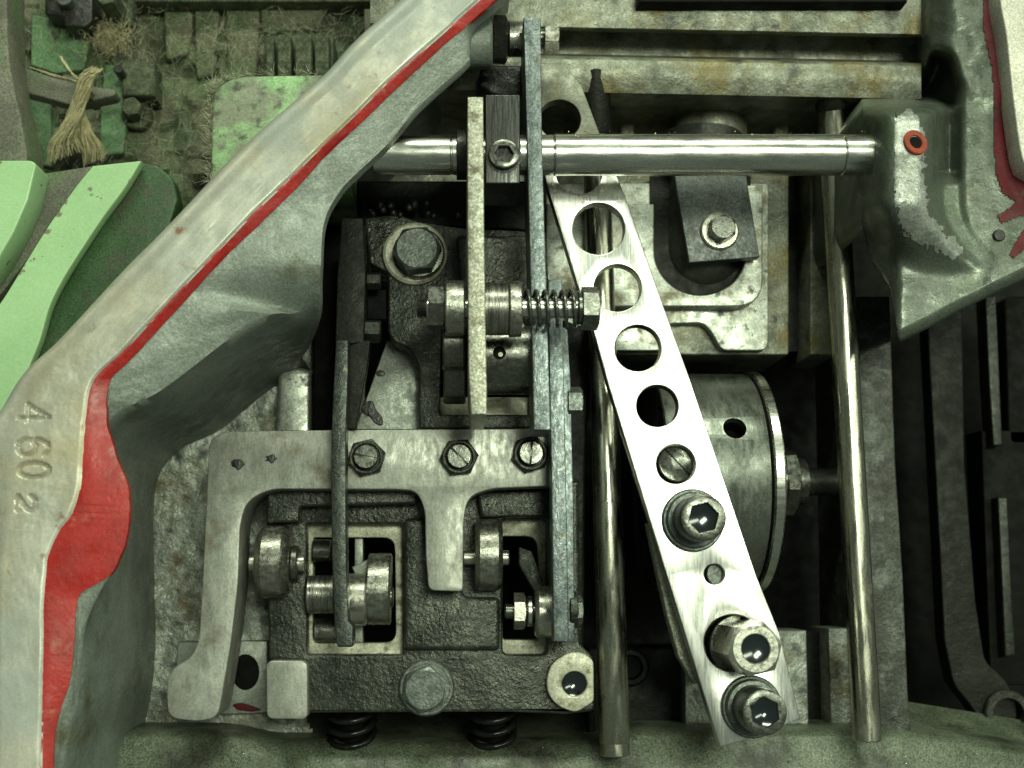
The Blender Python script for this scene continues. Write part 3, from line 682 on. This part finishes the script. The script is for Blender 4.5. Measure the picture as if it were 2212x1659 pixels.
for v_ in bm.verts:                      # the arm is set down slightly where it passes under the shaft
    q = v_.co.y - y0
    if q > 0: v_.co.z -= .16 * (q - (y1 - y0) * .5) if q > (y1 - y0) else .16 * q * q / (y1 - y0) * .5
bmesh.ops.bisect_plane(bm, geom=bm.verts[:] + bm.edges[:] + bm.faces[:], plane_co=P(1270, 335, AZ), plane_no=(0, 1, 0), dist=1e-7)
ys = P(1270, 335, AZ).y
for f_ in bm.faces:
    if f_.calc_center_median().y > ys: f_.material_index = 1          # end beyond the shaft: grease plus its dimmer light, both painted
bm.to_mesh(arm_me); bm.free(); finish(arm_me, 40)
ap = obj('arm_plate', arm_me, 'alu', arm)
arm_me.materials.append(mat('greasy_dimmed_aluminium', (.20, .205, .165), (.12, .125, .095), .5, .5, 70, bump=.3, bscale=500, grain=.25, stains=(((.10, .085, .03), 90, .62, .74),)))
und = plate([(1398, 1130), (1404, 1160), (1422, 1244), (1441, 1330), (1466, 1420), (1501, 1478), (1540, 1470), (1500, 1290), (1444, 1125)], AZ - 60, 40, 3)
obj('under_plate', und, 'leverpale', arm)
def capscrew(u, v, z, r, h, parent, rot, lvl, dep):
    t = obj('cap_screw', sockethead(UP(u, v, z, z + 26), Z, r, h - 26, r * 1.16, 26, rot=rot), 'darkbolt', parent)
    obj('washer', lathe(P(u, v, z), Z, [(0, r * 1.40), (8, r * 1.40), (11, r * 1.34), (11, r * 1.26), (20, r * 1.24), (24, r * 1.18), (25, r * 1.02), (27, r)]), 'bolt', t)
    obj('oil_fill', bowl(UP(u, v, z, z + h - lvl), r * .665, dep), 'oil', t)
capscrew(1496, 1124, AZ, 48, 112, arm, .25, 12, 6)
capscrew(1622, 1526, AZ, 46, 112, arm, .6, 5, 12)
nb = obj('stud_nut', hexa(P(1592, 1392, -30), Z, 100, 158, .22, .93, 31, 22), 'brightbolt', arm)
obj('oil_fill', bowl(UP(1592, 1392, -30, 122), 29.4, 5), 'oil', nb)
obj('nut_base', lathe(P(1590, 1392, -60), Z, cyl(0, 34, 66)), 'darkbolt', arm)
def slotted(u, v, z, r, h, rot, m, parent, name='slotted_screw', sw=5, sd=7):
    """round head cut by a screwdriver slot: two half discs standing on a lower disc"""
    c = P(u, v, z); x = Vector((math.cos(rot), math.sin(rot), 0)); y = Vector((-x.y, x.x, 0))
    parts_ = [lathe(c, Z, cyl(0, h - sd, r), 40)]
    for s in (1, -1):
        pts = [];
        a0 = math.asin(sw / 2 / r)
        for k in range(19):
            a = a0 + (math.pi - 2 * a0) * k / 18
            pts.append((r * math.cos(a), s * r * math.sin(a)))
        V = [c + (x * p[0] + y * p[1]) * S + Z * (h - sd - 1) * S for p in pts] + [c + (x * p[0] + y * p[1]) * S + Z * (h - 2) * S for p in pts] + [c + (x * p[0] * .94 + y * (p[1] * .94 + s * .1)) * S + Z * h * S for p in pts]
        n = len(pts); Fc = [tuple(range(n)), tuple(2 * n + k for k in range(n))]
        for j in range(2):
            for k in range(n): k2 = (k + 1) % n; Fc.append((j * n + k, j * n + k2, (j + 1) * n + k2, (j + 1) * n + k))
        parts_.append((V, Fc))
    return obj(name, mesh(join(*parts_), 40), m, parent)
ss = slotted(1455, 1004, AZ - 70, 41, 42, -.80, 'darkbolt', arm, sw=7)
obj('centre_dimple', lathe(P(1446, 1009, AZ - 29), Z, [(0, 8), (1.8, 8), (2.2, 6)]), 'grime', ss)
obj('inner_pin', lathe(P(1543, 1240, AZ - 60), Z, cyl(0, 40, 26)), 'bolt', arm)
solo('pivot_bearing', lathe(UP(1488, 1120, -20, -300), Z, [(0, 66), (150, 70), (156, 66), (156, 56), (286, 56)]), 'shadowcast', 'dark pivot bearing under the arm behind the cap screw', 'bearing')
solo('lower_pivot_bearing', lathe(UP(1590, 1420, -60, -300), Z, [(0, 60), (120, 66), (126, 62), (126, 52), (240, 52)]), 'shadowcast', 'dark pivot bearing under the lower end of the arm', 'bearing')
pk = thing('hidden_plug', P(1360, 1440, -420), 'dark round plug with raised ring right of the near rod foot', 'plug')
obj('ring', lathe(P(1360, 1440, -400), Z, [(0, 46), (20, 46), (26, 40), (26, 30), (16, 28), (0, 28)]), 'shadowcast', pk)
obj('plug', lathe(P(1360, 1440, -400), Z, cyl(0, 14, 28)), 'pit', pk)
solo('sump_wall', plate([(1270, 1400), (1520, 1400), (1560, 1520), (1560, 1620), (1270, 1620)], -400, 200, 6), 'shadowcast', 'dark casting wall between the near rod foot and the arm', 'machine casting')
solo('deep_bracket', plate([(1215, 690), (1290, 712), (1275, 800), (1265, 1000), (1262, 1400), (1225, 1400)], -210, 300, 8), 'shadowcast', 'dark bracket beside the joined lever bars', 'bracket')

# ================================================================== long shaft with clamp
SZ = 95
shaft = thing('long_shaft', P(1340, 335, SZ - 45), 'long polished horizontal steel shaft crossing over the arm', 'shaft')
def seg(name, u0, u1, r, m='steel', c=2.0): return obj(name, xaxis(u0, u1, 335, SZ, r, 64, lambda L_: cyl(0, L_, r, c)), m, shaft)
seg('shaft_body', 1196, 1815, 45.5); seg('shaft_end', 1816.5, 1893, 44.5); seg('sleeve', 1120, 1194.5, 44.0)
seg('left_body', 806, 974, 43); seg('left_sleeve', 975.5, 1030, 43)
seg('collar', 986, 1008, 54, 'darksteel'); seg('core', 815, 1880, 40)
cl = thing('clamp_block', P(1088, 300, 20), 'black steel clamp block with socket screw on the shaft', 'clamp')
obj('block', box(1049, 204, 1123, 396, 168, 150, 3), 'blackblock', cl)
obj('screw_seat', lathe(P(1088, 340, 160), Z, [(0, 38), (9.5, 38), (9.8, 36)]), 'grime', cl)
obj('cap_screw', sockethead(P(1088, 340, 160), Z, 33, 24, 34, 16), 'darkbolt', cl)
# upper pivot on the rim
up = thing('upper_pivot', P(1080, 90, 0), 'grey pivot boss and bushing at the top end of the rim', 'pivot')
def ux(name, u0, u1, v, z, r, m, par, c=3): return obj(name, xaxis(u0, u1, v, z, r, 48, lambda L_: cyl(0, L_, r, c)), m, par)
ux('boss', 985, 1063, 95, 40, 56, 'darkpaint', up, 6); ux('bushing', 1097, 1133, 84, 40, 40, 'roller', up); ux('pin', 1040, 1180, 84, 40, 22, 'darkbolt', up)
obj('nut', hexa(P(1066, 86, 40), X, 96, 32, .2), 'darksteel', up)
obj('bolt_head', hexa(P(1176, 86, 60), X, 62, 32, .5), 'brightbolt', up)
obj('grease_web', plate(fillet([(1040, 140), (1130, 140), (1130, 210), (1064, 205), (1030, 180)], 10), -60, 120, 8), 'grime', up)

# ================================================================== lever bars (edge on)
b1 = solo('lever_bar', plate(fillet([(1010, 209), (1044, 209), (1046, 500), (1049, 700), (1052, 846, 6), (1051, 896, 2), (1018, 896, 2), (1015, 860, 14), (1012, 800), (1010, 500)]), 264, 230, 2.5), 'leverpale',
     'pale pitted lever bar left of the black clamp, crossing the roller bolt', 'lever')
b2 = solo('lever_bar', plate([(1131, 38), (1168, 38), (1171, 300), (1176, 480), (1183, 700), (1190, 929), (1153, 929), (1148, 700), (1141, 400)], 150, 120, 2.5), 'lever',
     'blue grey lever bar right of the black clamp reaching the top', 'lever')
b3 = thing('lower_lever', P(1215, 1000, -100), 'long blue grey lower lever bar with two bolts beside the near rod', 'lever')
obj('bar', plate([(1184, 604), (1214, 604), (1218, 820), (1224, 1100), (1229, 1386), (1196, 1386), (1192, 1100), (1187, 830)], 40, 60, 2.5), 'lever', b3)
obj('side_strap', plate([(1205, 700), (1226, 712), (1233, 830), (1239, 1100), (1242, 1386), (1210, 1386), (1206, 1000)], 0, 130, 2.5), 'lever', b3)
obj('bolt', hexa(P(1226, 872, -20), X, 66, 32, .52), 'bolt', b3)
obj('bolt', hexa(P(1232, 1318, -20), X, 54, 26, .52), 'bolt', b3)
obj('washer', xaxis(1228, 1246, 1318, -30, 40), 'darksteel', b3)
b4 = thing('dark_lever', P(740, 1000, -100), 'dark steel lever hanging over the fork plate into the window', 'lever')
obj('upper_arm', plate(fillet([(738, 470), (784, 470), (790, 590), (786, 740), (752, 752), (724, 742), (728, 600)], 4), -20, 120, 3), 'shadowcast', b4)  # upper arm coloured near black for the deep shade and grime there
obj('lower_arm', plate([(726, 735), (752, 735), (752, 800), (747, 940), (747, 1060), (748, 1230), (752, 1340), (762, 1352), (763, 1392, 6), (759, 1398, 5), (730, 1398, 5), (726, 1388), (722, 1340), (717, 1200), (715, 1060), (716, 930), (722, 800)], 44, 60, 2.5), mat('grey_lever_steel', (.055, .062, .055), (.035, .040, .035), .65, .36, 140, bump=.35, bscale=700, grain=.35, stains=(((.10, .08, .03), 210, .70, .76),)), b4)
obj('side_web', plate([(748, 740), (800, 735), (792, 800), (768, 926), (750, 926)], -20, 30, 2), 'shadowcast', b4)
obj('bolt', hexa(P(794, 607, -60), X, 34, 30, .5), 'darksteel', b4); obj('bolt', hexa(P(790, 716, -60), X, 48, 34, .4), 'darksteel', b4)
obj('spacer', box(780, 625, 835, 690, -110, 60, 3), 'pit', b4)

# ================================================================== upper bearing casting
CZ = -110
uc = thing('upper_bearing_casting', P(990, 720, -400), 'dark pitted casting with hex bolt behind the roller', 'machine casting')
win = [(955, 715), (1148, 715), (1150, 896), (950, 896)]
obj('body', plate(fillet([(786, 470, 8), (860, 462), (905, 478), (1000, 492), (1180, 500), (1200, 926), (905, 926), (905, 790, 20), (884, 752, 14), (848, 738, 10), (838, 718, 6), (838, 590, 6), (798, 568, 6)]), CZ, 250, 6, [win]), 'darkcast', uc)
obj('raised_pad', plate(fillet([(985, 508), (1148, 508), (1148, 700), (1000, 700)], 12), CZ + 30, 40, 8), 'darkcast', uc)
obj('window_sill', plate([(948, 858), (1150, 858), (1150, 897), (952, 897)], CZ - 60, 60, 2), 'liner', uc)
obj('bolt_boss', lathe(P(897, 552, CZ - 5), Z, [(0, 76), (18, 74), (22, 68), (22, 20)]), 'liner', uc)
hb = obj('hex_bolt', hexa(P(902, 548, CZ + 34), Z, 96, 48, .12), 'bolt', uc)
obj('washer', lathe(P(905, 550, CZ + 16), Z, [(0, 60), (14, 60), (18, 56), (19, 40)]), 'darkbolt', hb)
for k in range(14):
    u = 800 + random.uniform(0, 200); v = 445 + random.uniform(-12, 25)
    V_, F_ = dome(P(u, v, CZ + 2), Z, random.uniform(6, 14), random.uniform(5, 12), 10)
    obj('grease_lump', (V_, F_), 'grime', uc)
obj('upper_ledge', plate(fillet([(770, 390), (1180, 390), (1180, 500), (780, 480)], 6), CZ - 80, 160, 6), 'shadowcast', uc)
cam_d = thing('cam_drum', P(1050, 790, -330), 'dark oiled cam drum with small oil hole in the casting window', 'cam')
ux('disc', 958, 1006, 785, 0, 90, 'darkbolt', cam_d, 4); ux('drum', 1006, 1146, 770, 10, 84, 'darkbolt', cam_d, 4)
q = P(1079, 762, 93)
obj('oil_hole', lathe(q, (Vector((0, -.05, 1))), [(-6, 14), (3, 14), (3.4, 11), (1, 9)], 24), 'pit', cam_d)
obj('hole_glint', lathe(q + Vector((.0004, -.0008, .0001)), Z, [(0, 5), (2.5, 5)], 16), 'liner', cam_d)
gp = thing('gusset_plate', P(850, 850, -300), 'pale steel plate with black grease blot behind the dark lever', 'plate')
obj('plate', plate([(836, 735), (912, 760), (912, 928), (768, 928)], -200, 30, 2), 'gusset', gp)
obj('grease_blot', plate(cr([(790, 868), (804, 866), (812, 884), (826, 902), (826, 918), (812, 916), (798, 900), (786, 894), (780, 884), (786, 872), (790, 868)], 3), -197, 6, 2), 'grime', gp)
obj('grease_blot', plate(circ(822, 806, 10, 14, .7), -197, 5, 1.5), mat('brown_grease', (.05, .04, .012), (.07, .055, .02), 0, .4), gp)

# roller bolt with spring
rb = thing('roller_bolt', P(1090, 666, 50), 'horizontal bolt carrying steel roller, bushing and coil spring', 'bolt')
RZ = 192
obj('thread', xaxis(901, 926, 666, RZ, 20, 32, lambda L_: [q for k in range(6) for q in ((L_ * k / 6, 20), (L_ * (k + .5) / 6, 17))] + [(L_, 20)]), 'darkbolt', rb)
obj('nut', hexa(P(926, 666, RZ), X, 80, 34, .0), 'darkbolt', rb)
ux('roller', 961, 1005, 666, RZ - 4, 57, 'roller', rb, 4)
ux('bushing', 1044, 1098, 668, RZ - 4, 54, 'ribbed', rb, 2); ux('flange', 1098, 1126, 668, RZ - 4, 58, 'roller', rb, 3)
ux('pin', 920, 1256, 666, RZ, 21, 'steel', rb)
pp0 = P(1128, 666, RZ); obj('spring', mesh(helix(pp0, X, 36, 4.2, 6.5, 118, 24, 8), 60), 'darkbolt', rb)
ux('spring_seat', 1246, 1258, 666, RZ, 34, 'darkbolt', rb)
obj('bolt_head', hexa(P(1257, 666, RZ), X, 80, 34, .52), 'darkbolt', rb)
lower_roller = ux('lower_disc', 956, 1004, 740, RZ - 90, 60, 'darkbolt', rb, 4)

# ================================================================== fork plate
FZ = -40
fk = thing('fork_plate', P(700, 1000, FZ - 90), 'flat grey steel fork plate with three slotted lock nuts', 'plate')
fo = [(486, 931, 30), (1192, 925, 0), (1192, 1050, 0), (1062, 1055, 20), (1012, 1072, 30), (1001, 1120, 30), (1000, 1278, 10), (926, 1275, 14), (920, 1200, 0), (918, 1100, 30), (900, 1060, 40), (860, 1057, 10), (580, 1056, 30), (530, 1085, 40), (518, 1140, 10),
      (514, 1260, 20), (500, 1380, 20), (480, 1500, 20), (470, 1552, 24), (420, 1558, 14), (362, 1550, 24), (360, 1470, 24), (375, 1442, 10), (414, 1420, 30), (430, 1385, 30), (438, 1250, 10), (446, 1080, 10), (452, 950, 24)]
obj('plate', plate(fillet(fo), FZ, 130, 2.5), 'fork', fk)
def locknut(u, v, rot, srot, m='darksteel'):
    n_ = obj('lock_nut', hexa(P(u, v, FZ), Z, 74, 24, rot, .95, 31, 8), m, fk)
    slotted(u, v, FZ + 1, 26, 40, srot, 'darkbolt', n_, 'slotted_stud', 5, 6)
locknut(793, 990, .25, -.22); locknut(992, 989, .1, -.78); locknut(1145, 982, .3, 1.5)
for (u, v, r) in ((513, 1003, 14), (585, 990, 12)):
    obj('grease_spot', plate([(u + (r + random.uniform(-5, 3)) * math.cos(a), v + (r * .8 + random.uniform(-4, 3)) * math.sin(a)) for a in [i * .5236 for i in range(12)]], FZ + 2.5, 5, 1.5), 'grime', fk)

# ================================================================== lower casting
LZ = -150
lc = thing('lower_bearing_casting', P(900, 1320, -400), 'dark pitted casting with two windows under the fork plate', 'machine casting')
w1 = fillet([(662, 1132), (869, 1132), (869, 1414), (664, 1414)], 6)
w2 = fillet([(1084, 1122), (1180, 1122), (1182, 1414), (1086, 1414)], 14)
obj('body', plate(fillet([(576, 1040), (1250, 1040), (1252, 1390), (1284, 1420, 20), (1284, 1536, 12), (1222, 1543), (1090, 1538), (664, 1540), (664, 1430), (581, 1424), (576, 1130)], 4), LZ, 220, 6, [w1, w2]), 'darkcast', lc)
obj('top_rib', plate(fillet([(576, 1050), (900, 1050), (900, 1088), (648, 1094), (646, 1128), (576, 1130)], 6), LZ + 50, 70, 6), 'darkcast', lc)
obj('side_rib', plate(fillet([(872, 1120), (915, 1118), (1005, 1290), (1080, 1290), (1080, 1405), (872, 1405)], 12), LZ + 22, 40, 10), 'darkcast', lc)
obj('top_rib', plate(fillet([(1030, 1060), (1190, 1058), (1190, 1116), (1040, 1118)], 6), LZ + 40, 60, 6), 'darkcast', lc)
obj('window_liner', plate(fillet([(658, 1128), (873, 1128), (873, 1418), (660, 1418)], 4), LZ - 40, 40, 2, [fillet([(676, 1161), (853, 1161, 26), (856, 1388, 26), (676, 1390, 14)], 6)]), 'liner', lc)
obj('window_liner', plate(fillet([(1078, 1118), (1184, 1118), (1186, 1418), (1080, 1418)], 4), LZ - 40, 40, 2, [fillet([(1084, 1158), (1160, 1158, 26), (1172, 1382, 20), (1086, 1382)], 6)]), 'liner', lc)
obj('bearing_pad', plate(fillet([(575, 1427), (664, 1427), (665, 1554), (576, 1553)], 16), LZ + 30, 200, 3), 'fork', lc, label='pale flat rounded pad at the lower corner')
bolt2 = obj('hex_bolt', hexa(P(919, 1486, LZ + 8), Z, 88, 44, .35), 'bolt', lc)
obj('washer', lathe(P(922, 1484, LZ - 6), Z, [(0, 62), (14, 62), (18, 58), (18, 52), (20, 51), (20, 40)]), 'bolt', bolt2)
bs_ = obj('eye_boss', plate(fillet([(1180, 1470, 30), (1192, 1430, 30), (1230, 1408, 20), (1262, 1410, 16), (1282, 1428, 8), (1283, 1515, 8), (1245, 1540, 14), (1205, 1526, 24), (1184, 1500, 20)], 10), LZ + 24, 60, 3, [circ(1241, 1477, 27)]), 'liner', lc)
obj('oil_fill', bowl(UP(1241, 1477, LZ + 24, LZ + 14), 29, 9), 'oil', bs_)
RL = -120
def fol(name, loc, label, parts_):
    t = thing(name, loc, label, 'roller')
    for a in parts_: ux(*a[:7], t, *a[7:])
    return t
fol('cam_roller', P(590, 1210, -200), 'worn round roller with bright pin end beside the fork leg', (('roller', 558, 630, 1213, RL, 80, 'roller', 16), ('pin', 538, 660, 1217, RL, 20, 'brightbolt'), ('ring', 630, 646, 1217, RL, 40, 'darkbolt')))
f2 = fol('cam_roller', P(760, 1290, -220), 'bright cam follower roller inside the left window of the casting', (('ribbed_bush', 664, 724, 1284, RL - 20, 42, 'ribbed'), ('follower', 745, 795, 1295, RL, 57, 'brightbolt', 5), ('disc', 796, 845, 1272, RL - 30, 80, 'roller', 3), ('pin', 660, 850, 1290, RL - 30, 22, 'darkbolt')))
obj('wedge', plate([(760, 1225), (800, 1205), (832, 1196), (846, 1200), (846, 1240), (770, 1250)], RL - 20, 60, 3), 'gusset', f2)
ux('back_pin', 676, 716, 1190, RL - 60, 26, 'darkbolt', f2); ux('lower_pin', 680, 742, 1362, RL - 90, 30, 'roller', f2); obj('spacer_bar', box(766, 1162, 784, 1388, RL - 90, 40, 2), 'gusset', f2)
fol('cam_roller', P(1055, 1200, -200), 'worn roller with bright pin between the fork tongue and the right window', (('roller', 1026, 1084, 1198, RL, 80, 'roller', 10), ('pin', 1000, 1100, 1205, RL, 17, 'brightbolt')))
f4 = fol('cam_roller', P(1150, 1320, -220), 'bright narrow roller with small hex nut in the right window', (('follower', 1154, 1196, 1322, RL, 57, 'brightbolt', 8), ('ring', 1138, 1150, 1320, RL, 34, 'steel'), ('pin', 1090, 1200, 1320, RL, 16, 'darkbolt')))
obj('nut', hexa(P(1110, 1320, RL), X, 70, 26, .52), 'brightbolt', f4)
obj('link', plate(fillet([(1120, 1180), (1150, 1190), (1178, 1270), (1160, 1290), (1120, 1220)], 6), RL - 20, 40, 3), 'darksteel', f4)
for (u, lab) in ((760, 'black coil spring below the pale pad and hex bolt'), (1064, 'black coil spring below the right window of the casting')):
    t = thing('coil_spring', P(u, 1580, -330), lab, 'spring', 'springs under the lower casting')
    p_ = P(u, 1515, -245); dd = P(u, 1606, -285) - p_
    obj('coil', mesh(helix(p_, dd, 50, 8, 3.4, dd.length / S, 28, 8), 60), 'blackwire', t)
    obj('core', lathe(p_, dd, cyl(0, dd.length / S * .9, 30)), 'pit', t)
# plates seen through the fork opening on the left
fp = thing('floor_plate', P(540, 1460, -420), 'scraped steel floor plate with black oil hole beside the fork foot', 'plate')
obj('plate', plate([(384, 1386), (578, 1384), (578, 1540), (372, 1548)], -366, 60, 3), 'gusset', fp)
obj('oil_hole', plate(circ(530, 1452, 30, 24, 1.3), -364, 5, 1), 'pit', fp)
obj('red_smear', plate(fillet([(500, 1522), (520, 1518), (548, 1526), (566, 1534), (545, 1538), (512, 1534)], 6), -362, 5, 1.5), 'darkred', fp)
solo('floor_rib', plate(fillet([(600, 800), (640, 790), (672, 800), (672, 940), (594, 940)], 8), -330, 110, 12), 'tray', 'pale rounded floor rib left of the dark lever', 'rib')
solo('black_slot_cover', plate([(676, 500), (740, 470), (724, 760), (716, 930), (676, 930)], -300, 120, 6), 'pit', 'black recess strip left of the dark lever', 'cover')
# brass dust on ledge and shafts
def flecks(n):
    V, Fc = [], []
    for i in range(n):
        if random.random() < .8: u, v = random.uniform(300, 2212), random.uniform(1610, 1700); z = -218
        else: u, v = random.uniform(1200, 1890), random.uniform(283, 300); z = SZ + 34
        c = P(u, v, z + 1); a = random.uniform(0, 6.28); r = random.uniform(1.2, 3.0) * S
        o = len(V)
        V += [c + Vector((r * math.cos(a + k * 2.1) * random.uniform(.5, 1.3), r * math.sin(a + k * 2.1), random.uniform(-1, 1) * r)) for k in range(3)] + [c + Z * r]
        Fc += [(o, o + 1, o + 3), (o + 1, o + 2, o + 3), (o + 2, o, o + 3), (o, o + 2, o + 1)]
    return V, Fc
obj('metal_dust', mesh(flecks(260)), 'brass', None, 'fine brass coloured metal dust on the lower ledge', 'metal dust', None, 'stuff')
